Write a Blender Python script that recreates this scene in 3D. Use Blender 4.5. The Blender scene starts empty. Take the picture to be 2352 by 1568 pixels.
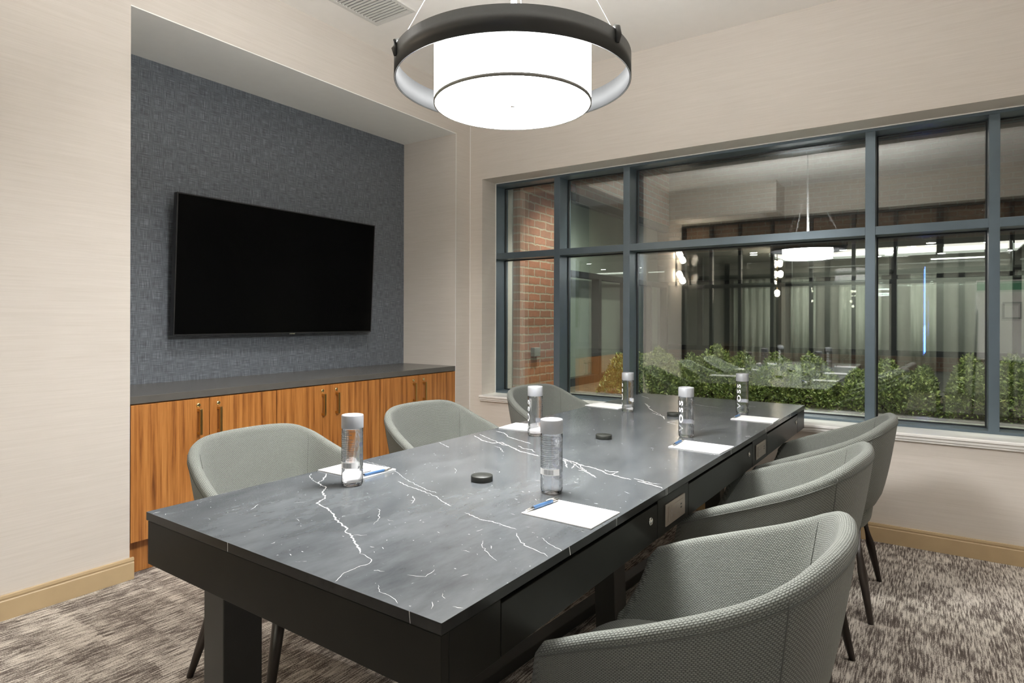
import bpy, bmesh, math, random
from mathutils import Vector, Matrix
PI = math.pi
S = bpy.context.scene
COL = S.collection
random.seed(7)

# ------------------------------------------------------------ camera, world, exposure
CAM = Vector((3.2042, -4.0924, 1.2587)); YAW = .5962; ROLL = .0026
cd = bpy.data.cameras.new('camera'); cam = bpy.data.objects.new('camera', cd); COL.objects.link(cam)
cd.sensor_width = 36; cd.lens = 1418.58 / 2352 * 36; cd.shift_y = -(784 - 733.72) / 2352; cd.clip_start = .02
Fv = Vector((-math.sin(YAW), math.cos(YAW), 0)); Rv = Vector((math.cos(YAW), math.sin(YAW), 0)); Uv = Vector((0, 0, 1))
R3 = Rv * math.cos(ROLL) + Uv * math.sin(ROLL); U3 = Uv * math.cos(ROLL) - Rv * math.sin(ROLL)
m = Matrix((R3, U3, -Fv)).transposed().to_4x4(); m.translation = CAM
cam.matrix_world = m; S.camera = cam
w = bpy.data.worlds.new('night'); S.world = w; w.use_nodes = True
w.node_tree.nodes['Background'].inputs[0].default_value = (.02, .025, .035, 1)
w.node_tree.nodes['Background'].inputs[1].default_value = .25
S.view_settings.view_transform = 'Standard'; S.view_settings.look = 'None'
S.view_settings.gamma = 1; S.view_settings.use_curve_mapping = False
S.view_settings.exposure = 1.3
PENDANT_POWER = 33.0      # emission of the drum shade
FILL_POWER = 30.0         # watts of each added fill downlight
GARDEN_POWER = 110.0
try:
    S.cycles.max_bounces = 10; S.cycles.diffuse_bounces = 8; S.cycles.glossy_bounces = 5
    S.cycles.transmission_bounces = 8; S.cycles.transparent_max_bounces = 24
    S.cycles.use_denoising = True; S.cycles.sample_clamp_indirect = 6; S.cycles.blur_glossy = .3
except Exception: pass

# ------------------------------------------------------------ materials
class NT:
    def __init__(s, name):
        s.m = bpy.data.materials.new(name); s.m.use_nodes = True; s.t = s.m.node_tree; s.n = s.t.nodes; s.l = s.t.links
        s.b = s.n['Principled BSDF']
    def node(s, typ, ins=None, **kw):
        x = s.n.new(typ)
        for k, v in kw.items(): setattr(x, k, v)
        for k, v in (ins or {}).items():
            i = x.inputs[k]
            if isinstance(v, bpy.types.NodeSocket): s.l.new(v, i)
            else: i.default_value = v
        return x
    def math(s, op, a, b=0.0, clamp=False):
        return s.node('ShaderNodeMath', {0: a, 1: b}, operation=op, use_clamp=clamp).outputs[0]
    def co(s, kind='Object'): return s.node('ShaderNodeTexCoord').outputs[kind]
    def mapv(s, v, sc=(1, 1, 1), rot=(0, 0, 0), loc=(0, 0, 0)):
        return s.node('ShaderNodeMapping', {'Vector': v, 'Scale': sc, 'Rotation': rot, 'Location': loc}).outputs[0]
    def noise(s, v, scale, detail=2.0, rough=.5):
        return s.node('ShaderNodeTexNoise', {'Vector': v, 'Scale': scale, 'Detail': detail, 'Roughness': rough}).outputs[0]
    def ramp(s, f, stops):
        r = s.node('ShaderNodeValToRGB', {0: f}); e = r.color_ramp.elements
        while len(e) < len(stops): e.new(.5)
        for k, (p, c) in enumerate(stops):
            e[k].position = p; e[k].color = (*c, 1) if len(c) == 3 else c
        return r.outputs[0]
    def mix(s, f, a, b, mode='MIX'):
        x = s.node('ShaderNodeMix', data_type='RGBA', blend_type=mode)
        for i, v in ((0, f), (6, a), (7, b)):
            if isinstance(v, bpy.types.NodeSocket): s.l.new(v, x.inputs[i])
            else: x.inputs[i].default_value = v if i == 0 else ((*v, 1) if len(v) == 3 else v)
        return x.outputs[2]
    def bump(s, h, strength=.3, dist=.002):
        s.l.new(s.node('ShaderNodeBump', {'Height': h, 'Strength': strength, 'Distance': dist}).outputs[0], s.b.inputs['Normal'])
    def col(s, c):
        if isinstance(c, bpy.types.NodeSocket): s.l.new(c, s.b.inputs['Base Color'])
        else: s.b.inputs['Base Color'].default_value = (*c, 1)
    def set(s, **k):
        for a, v in k.items():
            i = s.b.inputs[a.replace('_', ' ')]
            if isinstance(v, bpy.types.NodeSocket): s.l.new(v, i)
            else: i.default_value = v

def plain(name, c, rough=.5, metal=0.0, spec=.5, var=.06):
    t = NT(name); v = t.noise(t.co(), 14, 3)
    t.col(t.ramp(v, [(.3, tuple(x * (1 - var) for x in c)), (.7, tuple(min(1, x * (1 + var)) for x in c))]))
    t.set(Roughness=rough, Metallic=metal); t.b.inputs['Specular IOR Level'].default_value = spec
    return t.m
def emit(name, c, k):
    t = NT(name); t.col((0.8, 0.8, 0.8)); t.b.inputs['Emission Color'].default_value = (*c, 1); t.b.inputs['Emission Strength'].default_value = k
    return t.m

M = {}
def wallpaper(name, base, streak, ax=(1, 1)):
    t = NT(name); xyz = t.node('ShaderNodeSeparateXYZ', {0: t.co()})
    h = t.math('ADD', xyz.outputs[0], xyz.outputs[1])
    v = t.node('ShaderNodeCombineXYZ', {0: t.math('MULTIPLY', h, 5.0), 1: t.math('MULTIPLY', xyz.outputs[2], 230.0)}).outputs[0]
    v2 = t.node('ShaderNodeCombineXYZ', {0: t.math('MULTIPLY', h, 1.6), 1: t.math('MULTIPLY', xyz.outputs[2], 60.0)}).outputs[0]
    n = t.math('ADD', t.math('MULTIPLY', t.noise(v, 1, 3), .65), t.math('MULTIPLY', t.noise(v2, 1, 2), .35))
    t.col(t.ramp(n, [(.32, streak), (.52, base), (.72, tuple(min(1, c * 1.06) for c in base))]))
    t.set(Roughness=.7); t.bump(n, .12, .001); return t.m
M['wallpaper'] = wallpaper('beige_wallpaper', (.62, .572, .515), (.585, .535, .475))
t = NT('charcoal_linen'); xyz = t.node('ShaderNodeSeparateXYZ', {0: t.co()})
a = t.node('ShaderNodeCombineXYZ', {0: t.math('MULTIPLY', xyz.outputs[1], 420.0), 1: t.math('MULTIPLY', xyz.outputs[2], 14.0)}).outputs[0]
b = t.node('ShaderNodeCombineXYZ', {0: t.math('MULTIPLY', xyz.outputs[1], 14.0), 1: t.math('MULTIPLY', xyz.outputs[2], 420.0)}).outputs[0]
n = t.math('ADD', t.math('MULTIPLY', t.noise(a, 1, 2), .5), t.math('MULTIPLY', t.noise(b, 1, 2), .5))
t.col(t.ramp(n, [(.34, (.055, .063, .073)), (.5, (.112, .125, .142)), (.66, (.26, .29, .315))]))
t.set(Roughness=.6); t.bump(n, .25, .001); M['linen'] = t.m
M['ceiling'] = plain('ceiling_paint', (.80, .77, .725), .8, var=.01)
M['soffit'] = plain('soffit_paint', (.93, .93, .89), .7, var=.01)
M['white'] = plain('white_gloss_paint', (.80, .79, .76), .3, var=.02)
M['base'] = plain('tan_painted_trim', (.47, .35, .20), .4, var=.03)
# carpet
t = NT('streaked_carpet'); o = t.co()
n1 = t.noise(t.mapv(o, (165, 12, 1)), 1, 4, .65); n2 = t.noise(t.mapv(o, (42, 6, 1)), 1, 2)
cl_ = t.node('ShaderNodeTexVoronoi', {'Vector': t.mapv(o, (17, 6.5, 1)), 'Scale': 1.0, 'Randomness': .35}, distance='CHEBYCHEV').outputs[1]
clv = t.node('ShaderNodeSeparateColor', {0: cl_}).outputs[0]; n3 = t.noise(t.mapv(o, (1.6, 9, 1)), 1, 2); n4 = t.noise(t.mapv(o, (1.0, 1.0, 1)), 1.3, 2)
n5 = t.noise(t.mapv(o, (260, 200, 1)), 1, 2)
v = t.math('ADD', t.math('ADD', t.math('MULTIPLY', n1, .64), t.math('MULTIPLY', n2, .14)), t.math('ADD', t.math('MULTIPLY', n3, .18), t.math('MULTIPLY', n4, .04)))
v = t.math('ADD', v, t.math('MULTIPLY', t.math('SUBTRACT', n5, .5), .26))
v = t.math('ADD', v, t.math('MULTIPLY', t.math('SUBTRACT', clv, .5), .06))
t.col(t.ramp(v, [(.41, (.085, .070, .060)), (.48, (.19, .162, .143)), (.525, (.42, .378, .33)), (.61, (.64, .59, .525))]))
t.set(Roughness=.95); t.b.inputs['Specular IOR Level'].default_value = .1; t.bump(t.math('ADD', v, t.math('MULTIPLY', n5, .4)), .6, .004); M['carpet'] = t.m
# walnut
t = NT('teak_veneer'); o = t.co()
g = t.noise(t.mapv(o, (8, 17, .8)), 1.6, 5, .65); g2 = t.noise(t.mapv(o, (8, 230, 4)), 1, 4, .65)
wv = t.node('ShaderNodeTexWave', {'Vector': t.mapv(o, (1, 6, .28)), 'Scale': 1.4, 'Distortion': 9.0, 'Detail': 3.0, 'Detail Scale': 1.3}, wave_type='BANDS', bands_direction='Y').outputs['Fac']
v = t.math('ADD', t.math('ADD', t.math('MULTIPLY', g, .52), t.math('MULTIPLY', g2, .40)), t.math('MULTIPLY', wv, .07))
t.col(t.ramp(v, [(.34, (.14, .045, .010)), (.44, (.33, .122, .027)), (.54, (.46, .19, .047)), (.66, (.55, .255, .072))]))
t.set(Roughness=.38); t.bump(v, .05, .001); M['wood'] = t.m
M['brass'] = plain('brushed_brass', (.55, .38, .14), .32, 1.0)
M['brassdark'] = plain('aged_brass', (.30, .205, .085), .35, .9)
M['polished'] = plain('polished_brass', (.80, .66, .36), .12, 1.0)
M['chrome'] = plain('satin_nickel', (.62, .61, .58), .22, 1.0)
M['counter'] = plain('dark_quartz_counter', (.105, .100, .092), .25, var=.03)
M['black'] = plain('black_gap', (.008, .008, .008), .7)
M['tvframe'] = plain('tv_bezel', (.02, .02, .021), .3)
t = NT('tv_glass'); t.col((.002, .002, .002)); t.set(Roughness=.22); t.b.inputs['Specular IOR Level'].default_value = .10; M['screen'] = t.m
# table top
t = NT('dark_marble'); o = t.co()
c1 = t.noise(t.mapv(o, (3, 1.6, 1), (0, 0, .5)), 1.6, 6, .6); c2 = t.noise(t.mapv(o, (9, 3, 1), (0, 0, .4)), 2.4, 5, .65)
v = t.math('ADD', t.math('MULTIPLY', c1, .6), t.math('MULTIPLY', c2, .4))
bc = t.ramp(v, [(.3, (.048, .053, .057)), (.5, (.084, .091, .096)), (.7, (.122, .131, .136))])
dots = t.ramp(t.noise(t.mapv(o, (1, 1, 1)), 95, 3, .5), [(.715, (0, 0, 0)), (.77, (1, 1, 1))])
t.col(t.mix(t.math('MULTIPLY', dots, .45), bc, (.45, .46, .46)))
t.set(Roughness=t.math('ADD', .12, t.math('MULTIPLY', c2, .14))); t.b.inputs['Specular IOR Level'].default_value = .48; M['marble'] = t.m
M['edge'] = plain('polished_marble_edge', (.017, .0175, .017), .22, spec=.3, var=.3)  # shade on the slab's side faces put into a darker marble colour
M['vein'] = plain('white_marble_vein', (.66, .66, .64), .3, var=.25)
M['apron'] = plain('black_satin_lacquer', (.0115, .011, .0085), .34, spec=.16, var=.1)
M['legm'] = plain('black_table_leg', (.022, .022, .019), .4, var=.1)
M['paper'] = plain('white_paper', (.74, .74, .735), .6, var=.01)
M['ink'] = plain('grey_print', (.25, .25, .26), .6)
M['rubber'] = plain('black_rubber', (.018, .02, .016), .5)
M['plate'] = plain('bronze_outlet_plate', (.34, .29, .24), .35, .6)
M['blue'] = plain('blue_pen_barrel', (.045, .11, .23), .3)
M['darkwood'] = plain('espresso_wood_leg', (.022, .015, .011), .35, var=.2)
M['frame'] = plain('blue_grey_anodised_frame', (.115, .152, .178), .33, .35, var=.03)
M['gasket'] = plain('black_gasket', (.006, .007, .007), .5)
M['band'] = plain('graphite_lamp_band', (.035, .036, .033), .45)
M['bandin'] = plain('silver_band_lining', (.026, .0265, .027), .6, spec=.15)
M['cord'] = plain('pale_steel_cable', (.75, .75, .74), .35, .3)
M['trimring'] = plain('cream_shade_trim', (.22, .21, .185), .7)
M['cap'] = plain('matte_silver_cap', (.34, .35, .365), .42, .35, var=.01)
M['label'] = plain('white_print', (.85, .86, .87), .5, var=.01)
M['labelgrey'] = plain('grey_print_lines', (.16, .17, .18), .5)
M['shade'] = emit('glowing_shade', (1.0, 1.0, .99), PENDANT_POWER * .5)
M['diffuser'] = emit('glowing_diffuser', (1.0, 1.0, .99), PENDANT_POWER * 1.35)
M['globe'] = emit('glowing_globe', (1.0, .84, .66), 26)
M['downlight'] = emit('downlight_lens', (1.0, .95, .86), 14)
M['panelglow'] = emit('lobby_panel_glow', (1.0, .95, .86), 3.5)
M['fardown'] = emit('far_downlight_lens', (1.0, .96, .88), 30)
M['led'] = emit('blue_led_tube', (.05, .14, 1.0), 14)
M['grille'] = plain('white_grille', (.60, .585, .55), .5, var=.01)
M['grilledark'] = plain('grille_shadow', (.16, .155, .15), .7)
# upholstery
def fabric(name, dark, light, scale):
    t = NT(name); uv = t.node('ShaderNodeSeparateXYZ', {0: t.co('UV')})
    r = t.math('MULTIPLY', uv.outputs[1], scale); row = t.math('FLOOR', r)
    u = t.math('ADD', t.math('MULTIPLY', uv.outputs[0], scale * .62), t.math('MULTIPLY', row, .5))
    hgt = t.math('MULTIPLY', t.math('ABSOLUTE', t.math('SINE', t.math('MULTIPLY', u, PI))), t.math('ABSOLUTE', t.math('SINE', t.math('MULTIPLY', r, PI))))
    nz = t.noise(t.mapv(t.co(), (1, 1, 1)), 420, 2)
    hh = t.math('ADD', t.math('MULTIPLY', hgt, .7), t.math('MULTIPLY', nz, .5))
    t.col(t.ramp(hh, [(.2, dark), (.62, light), (.95, tuple(c * 1.3 for c in light))]))
    t.set(Roughness=.9); t.b.inputs['Specular IOR Level'].default_value = .2
    t.b.inputs['Sheen Weight'].default_value = .1; t.bump(hh, .65, .002); return t.m
M['fabric'] = fabric('woven_grey_green_fabric', (.062, .067, .058), (.185, .195, .176), 215)
M['piping'] = plain('grey_green_piping', (.10, .105, .094), .9)
# glass: coated double glazing that reflects the lit room
def glassmat(name, r0, tint, k=1.0):
    t = NT(name); t.n.remove(t.b); out = t.n['Material Output']
    tr = t.node('ShaderNodeBsdfTransparent', {'Color': (*tint, 1)}).outputs[0]
    gl = t.node('ShaderNodeBsdfGlossy', {'Color': (1, 1, 1, 1), 'Roughness': 0.0}).outputs[0]
    fr = t.node('ShaderNodeFresnel', {'IOR': 1.5}).outputs[0]
    g = t.node('ShaderNodeNewGeometry')
    f = t.math('MULTIPLY', t.math('ADD', fr, r0, True), t.math('SUBTRACT', 1.0, g.outputs['Backfacing']))
    t.l.new(t.node('ShaderNodeMixShader', {0: f, 1: tr, 2: gl}).outputs[0], out.inputs[0]); return t.m
M['glass'] = glassmat('coated_window_glass', .165, (.93, .96, .95))
M['glass2'] = glassmat('clear_partition_glass', .02, (.95, .97, .96))
t = NT('water_bottle_plastic'); t.n.remove(t.b)
g1 = t.node('ShaderNodeBsdfRefraction', {'Color': (.97, .975, 1.0, 1), 'IOR': 1.33, 'Roughness': 0.0}).outputs[0]
g2 = t.node('ShaderNodeBsdfGlossy', {'Color': (1, 1, 1, 1), 'Roughness': .03}).outputs[0]
g3 = t.node('ShaderNodeBsdfTransparent', {'Color': (.95, .96, .98, 1)}).outputs[0]
mx = t.node('ShaderNodeMixShader', {0: .35, 1: g1, 2: g3}).outputs[0]
lw = t.node('ShaderNodeFresnel', {'IOR': 1.45}).outputs[0]
t.l.new(t.node('ShaderNodeMixShader', {0: lw, 1: mx, 2: g2}).outputs[0], t.n['Material Output'].inputs[0]); M['bottle'] = t.m
# brick
def brick(name, a, b, mortar, sc=1.0, ax='YZ'):
    t = NT(name); xyz = t.node('ShaderNodeSeparateXYZ', {0: t.co()})
    h = xyz.outputs[1] if ax == 'YZ' else xyz.outputs[0]
    v = t.node('ShaderNodeCombineXYZ', {0: h, 1: xyz.outputs[2]}).outputs[0]
    d = t.node('ShaderNodeTexNoise', {'Vector': v, 'Scale': 22.0, 'Detail': 3.0}).outputs[1]
    v2 = t.mix(.012, v, d, 'LINEAR_LIGHT')
    br = t.node('ShaderNodeTexBrick', {'Vector': v2, 'Color1': (*a, 1), 'Color2': (*b, 1), 'Mortar': (*mortar, 1), 'Scale': 1.0, 'Mortar Size': .0085, 'Mortar Smooth': .3, 'Bias': 0.0, 'Brick Width': .2 * sc, 'Row Height': .075 * sc})
    nn = t.noise(v, 30, 4, .7)
    t.col(t.mix(t.math('MULTIPLY', nn, .7), br.outputs[0], (.10, .06, .045), 'MIX')); t.set(Roughness=.85)
    t.bump(t.math('SUBTRACT', t.math('MULTIPLY', nn, .4), br.outputs[1]), .7, .01); return t.m
M['brick'] = brick('old_red_brick', (.52, .21, .13), (.38, .17, .11), (.52, .45, .35))
M['brick2'] = brick('facade_brick', (.30, .17, .11), (.24, .13, .09), (.30, .25, .19), 1.0, 'XZ')
M['soil'] = plain('leaf_mulch', (.13, .105, .07), .95, var=.5)
M['stone'] = plain('grey_kerb_stone', (.24, .235, .21), .9, var=.2)
M['darkframe'] = plain('black_steel_frame', (.012, .013, .014), .35)
t = NT('shrub_leaves'); n = t.noise(t.co(), 30, 2)
t.col(t.ramp(n, [(.3, (.045, .075, .016)), (.55, (.155, .205, .045)), (.75, (.38, .39, .13))])); t.set(Roughness=.5); t.b.inputs['Transmission Weight'].default_value = 0
M['leaf'] = t.m
M['twig'] = plain('brown_twig', (.10, .06, .035), .9)
t = NT('sheer_curtain'); n = t.noise(t.mapv(t.co(), (30, 1, 1)), 1, 2)
t.col(t.ramp(n, [(.3, (.42, .47, .40)), (.7, (.68, .72, .64))])); t.set(Roughness=.9); M['curtain'] = t.m
M['greenband'] = plain('green_pad_header', (.10, .34, .20), .5)
M['flip'] = plain('flip_chart_paper', (.82, .82, .80), .7, var=.01)
M['roomfloor'] = plain('dim_floor', (.10, .09, .08), .8)
M['roomwall'] = plain('pale_lobby_wall', (.42, .42, .38), .8, var=.03)

# ------------------------------------------------------------ mesh helpers
def box(bm, x0, x1, y0, y1, z0, z1, mi=0):
    vs = [bm.verts.new((x, y, z)) for x in (x0, x1) for y in (y0, y1) for z in (z0, z1)]
    for f in ((0, 1, 3, 2), (4, 6, 7, 5), (0, 4, 5, 1), (2, 3, 7, 6), (0, 2, 6, 4), (1, 5, 7, 3)):
        bm.faces.new([vs[i] for i in f]).material_index = mi
def quad(bm, pts, mi=0):
    f = bm.faces.new([bm.verts.new(p) for p in pts]); f.material_index = mi; return f
def lathe(bm, prof, n=32, cx=0, cy=0, mi=0, close=False):
    rings = []
    for r, z in prof:
        rings.append([bm.verts.new((cx + r * math.cos(2 * PI * k / n), cy + r * math.sin(2 * PI * k / n), z)) for k in range(n)] if r > 1e-6 else [bm.verts.new((cx, cy, z))])
    if close: rings.append(rings[0])
    for a, b in zip(rings[:-1], rings[1:]):
        for k in range(n):
            j = (k + 1) % n
            if len(a) == 1 and len(b) == 1: continue
            if len(a) == 1: f = bm.faces.new((a[0], b[j], b[k]))
            elif len(b) == 1: f = bm.faces.new((a[k], a[j], b[0]))
            else: f = bm.faces.new((a[k], a[j], b[j], b[k]))
            f.material_index = mi; f.smooth = True
def tube(bm, pts, r, n=8, mi=0):
    pts = [Vector(p) for p in pts]; rr = r if isinstance(r, (list, tuple)) else [r] * len(pts); rings = []
    up = Vector((0, 0, 1))
    for i, p in enumerate(pts):
        d = (pts[min(i + 1, len(pts) - 1)] - pts[max(i - 1, 0)]).normalized()
        u = d.cross(up if abs(d.z) < .95 else Vector((1, 0, 0))).normalized(); v = d.cross(u)
        rings.append([bm.verts.new(p + (u * math.cos(2 * PI * k / n) + v * math.sin(2 * PI * k / n)) * rr[i]) for k in range(n)])
    for a, b in zip(rings[:-1], rings[1:]):
        for k in range(n):
            f = bm.faces.new((a[k], a[(k + 1) % n], b[(k + 1) % n], b[k])); f.material_index = mi; f.smooth = True
    bm.faces.new(rings[0][::-1]).material_index = mi; bm.faces.new(rings[-1]).material_index = mi
def obj(name, bm, mats, parent=None, bevel=0, smooth=False, seg=2):
    bmesh.ops.recalc_face_normals(bm, faces=bm.faces)
    me = bpy.data.meshes.new(name); bm.to_mesh(me); bm.free()
    for k in (mats if isinstance(mats, (list, tuple)) else [mats]): me.materials.append(M[k])
    if smooth:
        for p in me.polygons: p.use_smooth = True
    o = bpy.data.objects.new(name, me); COL.objects.link(o)
    if parent: o.parent = parent
    if bevel:
        b = o.modifiers.new('bevel', 'BEVEL'); b.width = bevel; b.segments = seg; b.limit_method = 'ANGLE'; b.angle_limit = .6; b.harden_normals = False
    return o
def bx(name, d, mat, parent=None, bevel=0):
    bm = bmesh.new(); box(bm, *d); return obj(name, bm, mat, parent, bevel)
def boxes(name, ds, mat, parent=None, bevel=0):
    bm = bmesh.new()
    for d in ds: box(bm, *d)
    return obj(name, bm, mat, parent, bevel)
def tag(o, label=None, cat=None, group=None, kind=None):
    if label: o['label'] = label
    if cat: o['category'] = cat
    if group: o['group'] = group
    if kind: o['kind'] = kind
    return o
def thing(name, label, cat, loc=(0, 0, 0), rotz=0, group=None, kind=None):
    o = bpy.data.objects.new(name, None); COL.objects.link(o); o.location = loc; o.rotation_euler = (0, 0, rotz); o.empty_display_size = .05
    return tag(o, label, cat, group, kind)
def struct(o): o['kind'] = 'structure'; return o
def dup(root, loc, rotz, label=None, group=None):
    r = root.copy(); COL.objects.link(r); r.location = loc; r.rotation_euler = (0, 0, rotz)
    if label: r['label'] = label
    if group: r['group'] = group
    for ch in list(root.children):
        c = ch.copy(); COL.objects.link(c); c.parent = r
        for g in list(ch.children):
            d = g.copy(); COL.objects.link(d); d.parent = c
    return r

# ------------------------------------------------------------ room shell
XR, YB, ZC = 4.9, -4.65, 3.148
struct(bx('floor', (-.75, XR, YB - .05, .02, -.06, 0), 'carpet'))
struct(bx('ceiling', (-.75, XR + .1, YB - .12, .45, ZC, ZC + .1), 'ceiling'))
struct(boxes('wall_left', [(-.72, 0, YB, -2.658, 0, ZC), (-.72, 0, -.188, 0, 0, ZC), (-.72, 0, -2.658, -.188, 2.776, ZC)], 'wallpaper'))
struct(bx('wall_niche', (-.72, -.5815, -2.658, -.188, 0, 2.776), 'linen'))
struct(bx('ceiling_niche', (-.5815, 0, -2.658, -.188, 2.771, 2.7765), 'soffit'))
struct(boxes('wall_window', [(-.72, XR, 0, .46, 0, .589), (-.72, XR, 0, .46, 2.418, ZC), (-.72, .126, 0, .46, .589, 2.418), (4.72, XR, 0, .46, .589, 2.418)], 'wallpaper'))
struct(bx('wall_right', (XR, XR + .1, YB - .12, .46, 0, ZC), 'wallpaper'))
struct(bx('wall_back', (0, XR, YB - .12, YB, 2.74, ZC), 'wallpaper'))
def baseprof(y0, y1, ax, flip=1):
    bm = bmesh.new()
    pr = [(0, 0), (.015, 0), (.015, .080), (.0125, .083), (.0125, .088), (.015, .091), (.013, .104), (0, .104)]
    def P(d, z, l): return (d, l, z) if ax == 'x' else (l, -d, z)
    A = [bm.verts.new(P(d, z, y0)) for d, z in pr]; B = [bm.verts.new(P(d, z, y1)) for d, z in pr]
    for k in range(len(pr)):
        j = (k + 1) % len(pr); bm.faces.new((A[k], A[j], B[j], B[k]))
    bm.faces.new(A); bm.faces.new(B[::-1]); return bm
bm = baseprof(YB, -2.643, 'x'); struct(obj('baseboard_left', bm, 'base', bevel=.0012))
struct(obj('baseboard_corner', baseprof(-.188, 0, 'x'), 'base', bevel=.0012))
struct(obj('baseboard_window', baseprof(.0, XR, 'y'), 'base', bevel=.0012))
# sill: white stepped moulding
bm = bmesh.new()
pr = [(.20, .637), (-.034, .637), (-.040, .633), (-.040, .622), (-.034, .617), (-.030, .617), (-.030, .603), (-.024, .600), (-.020, .600), (-.020, .589), (0, .586), (.20, .586)]
A = [bm.verts.new((.123 if y <= 0 else .126, y, z)) for y, z in pr]; B = [bm.verts.new((4.73, y, z)) for y, z in pr]
for k in range(len(pr)): bm.faces.new((A[k], A[(k + 1) % len(pr)], B[(k + 1) % len(pr)], B[k]))
bm.faces.new(A); bm.faces.new(B[::-1]); struct(obj('trim_sill', bm, 'white', bevel=.0015))
# white bead around the reveal
struct(boxes('trim_reveal', [(.126, 4.72, .188, .194, 2.412, 2.418), (.126, .131, .188, .194, .637, 2.418)], 'white'))
# faint corner beads of the wallpaper joints
struct(boxes('trim_corner', [(-.001, .0016, -.1915, -.1865, .104, 2.776), (.0, .004, -.004, .0, .104, ZC)], 'white'))

# ------------------------------------------------------------ big window
win = thing('window_1', None, None, (2.4, .19, .637)); win['kind'] = 'structure'
def wbox(name, ds, mat, bev=.0015):
    bm = bmesh.new()
    for d in ds: box(bm, d[0] - 2.4, d[1] - 2.4, d[2] - .19, d[3] - .19, d[4] - .637, d[5] - .637)
    return obj(name, bm, mat, win, bev)
FY0, FY1, GY = .194, .375, .335
wbox('window_frame', [(.126, .1285, FY0, FY1, .637, 2.412), (4.7, 4.72, FY0, FY1, .637, 2.412), (.128, 4.7, FY0, FY1, 2.395, 2.412), (.128, 4.7, FY0, FY1, .637, .652)], 'frame')
MU = [(.700, .754), (1.298, 1.350), (2.873, 2.926), (3.466, 3.515), (4.10, 4.15)]
for a, b in MU: wbox('mullion', [(a, b, FY0, FY1, .652, 2.395)], 'frame')
xs = [.1285] + [v for p in MU for v in p] + [4.70]
for k in range(0, len(xs), 2):
    a, b = xs[k], xs[k + 1]
    wbox('transom', [(a, b, FY0, FY1, 1.772, 1.823)], 'frame')
    for z0, z1 in ((.652, 1.772), (1.823, 2.395)):
        g = .007
        wbox('gasket', [(a, a + g, GY - .012, GY + .012, z0, z1), (b - g, b, GY - .012, GY + .012, z0, z1), (a + g, b - g, GY - .012, GY + .012, z0, z0 + g), (a + g, b - g, GY - .012, GY + .012, z1 - g, z1)], 'gasket', 0)
        for yy, tz, tx in ((GY - .008, 0, 0), (GY + .022, .0021, .0009)):
            bm = bmesh.new()     # the outer pane sits a hair out of true, as real double glazing does
            for q, (xx, zz) in enumerate(((a, z0), (b, z0), (b, z1), (a, z1))): pass
            P = []
            for dy in (0, .004):
                P.append([bm.verts.new((xx - 2.4, yy + dy - .19 + tz * (zz - z0) + tx * (xx - a), zz - .637)) for xx, zz in ((a + .002, z0 + .002), (b - .002, z0 + .002), (b - .002, z1 - .002), (a + .002, z1 - .002))])
            bm.faces.new(P[0]); bm.faces.new(P[1][::-1])
            for q in range(4): bm.faces.new((P[0][q], P[1][q], P[1][(q + 1) % 4], P[0][(q + 1) % 4]))
            obj('glass_pane', bm, 'glass', win)

# ------------------------------------------------------------ back partition: black framed glazing behind the camera, seen in the window's reflection
dp = thing('door_1', None, None, (0, YB, 0)); dp['kind'] = 'structure'
def pbox(name, ds, mat):
    bm = bmesh.new()
    for d in ds: box(bm, d[0], d[1], d[2] - YB, d[3] - YB, d[4], d[5])
    return obj(name, bm, mat, dp, .001 if mat == 'darkframe' else 0)
px = [0.0, .42, .84, 1.29, 1.80, 2.32, 2.80, 3.26, 3.98, 4.42, 4.86]
for k, x in enumerate(px): pbox('partition_post', [(x, x + (.075 if k == 7 else .045), YB - .10, YB - .02, 0, 2.74)], 'darkframe')
pbox('partition_rail', [(0, XR, YB - .09, YB - .03, 2.68, 2.74), (0, XR, YB - .09, YB - .03, 1.74, 1.80), (0, XR, YB - .09, YB - .03, 0, .12)], 'darkframe')
pbox('partition_glass', [(0.01, XR - .01, YB - .064, YB - .058, .1, 2.70)], 'glass2')

# lobby beyond the partition
LB = -8.6
struct(bx('floor_lobby', (-1.5, 7, LB, YB - .05, -.06, -.001), 'roomfloor'))
struct(bx('ceiling_lobby', (-1.5, 7, LB, YB - .16, 2.45, 2.75), 'roomwall'))
struct(bx('wall_fascia', (-1.5, 7, YB - .16, YB - .125, 2.45, 2.75), 'brick2'))
struct(boxes('wall_lobby', [(-1.5, 7, LB - .1, LB, 0, 2.45), (-1.6, -1.5, LB - .1, YB - .12, 0, 2.85), (7, 7.1, LB - .1, YB - .12, 0, 2.85), (4.9, 7, YB - .2, YB - .121, 0, 2.85), (-1.6, -.02, YB - .2, YB - .121, 0, 2.85)], 'roomwall'))
def curtain(label, x0, x1, y, z0, z1, grp, amp=.02):
    bm = bmesh.new(); n = max(12, int((x1 - x0) / .025)); pr = []
    for k in range(n + 1):
        x = x0 + (x1 - x0) * k / n; d = amp * math.sin(x * 46) + amp * .4 * math.sin(x * 17 + 1)
        pr.append((x, y + d))
    for off in (0, .006):
        pass
    F = [[bm.verts.new((x, yy, z)) for x, yy in pr] for z in (z0, z1)]
    for k in range(n): bm.faces.new((F[0][k], F[0][k + 1], F[1][k + 1], F[1][k]))
    o = obj('curtain', bm, 'curtain', None, 0, True)
    s = o.modifiers.new('thick', 'SOLIDIFY'); s.thickness = .004
    return tag(o, label, 'curtain', grp)
cl = [(-.2, .55), (.9, 1.35), (1.75, 2.45), (2.9, 3.35), (4.4, 5.1)]
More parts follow.
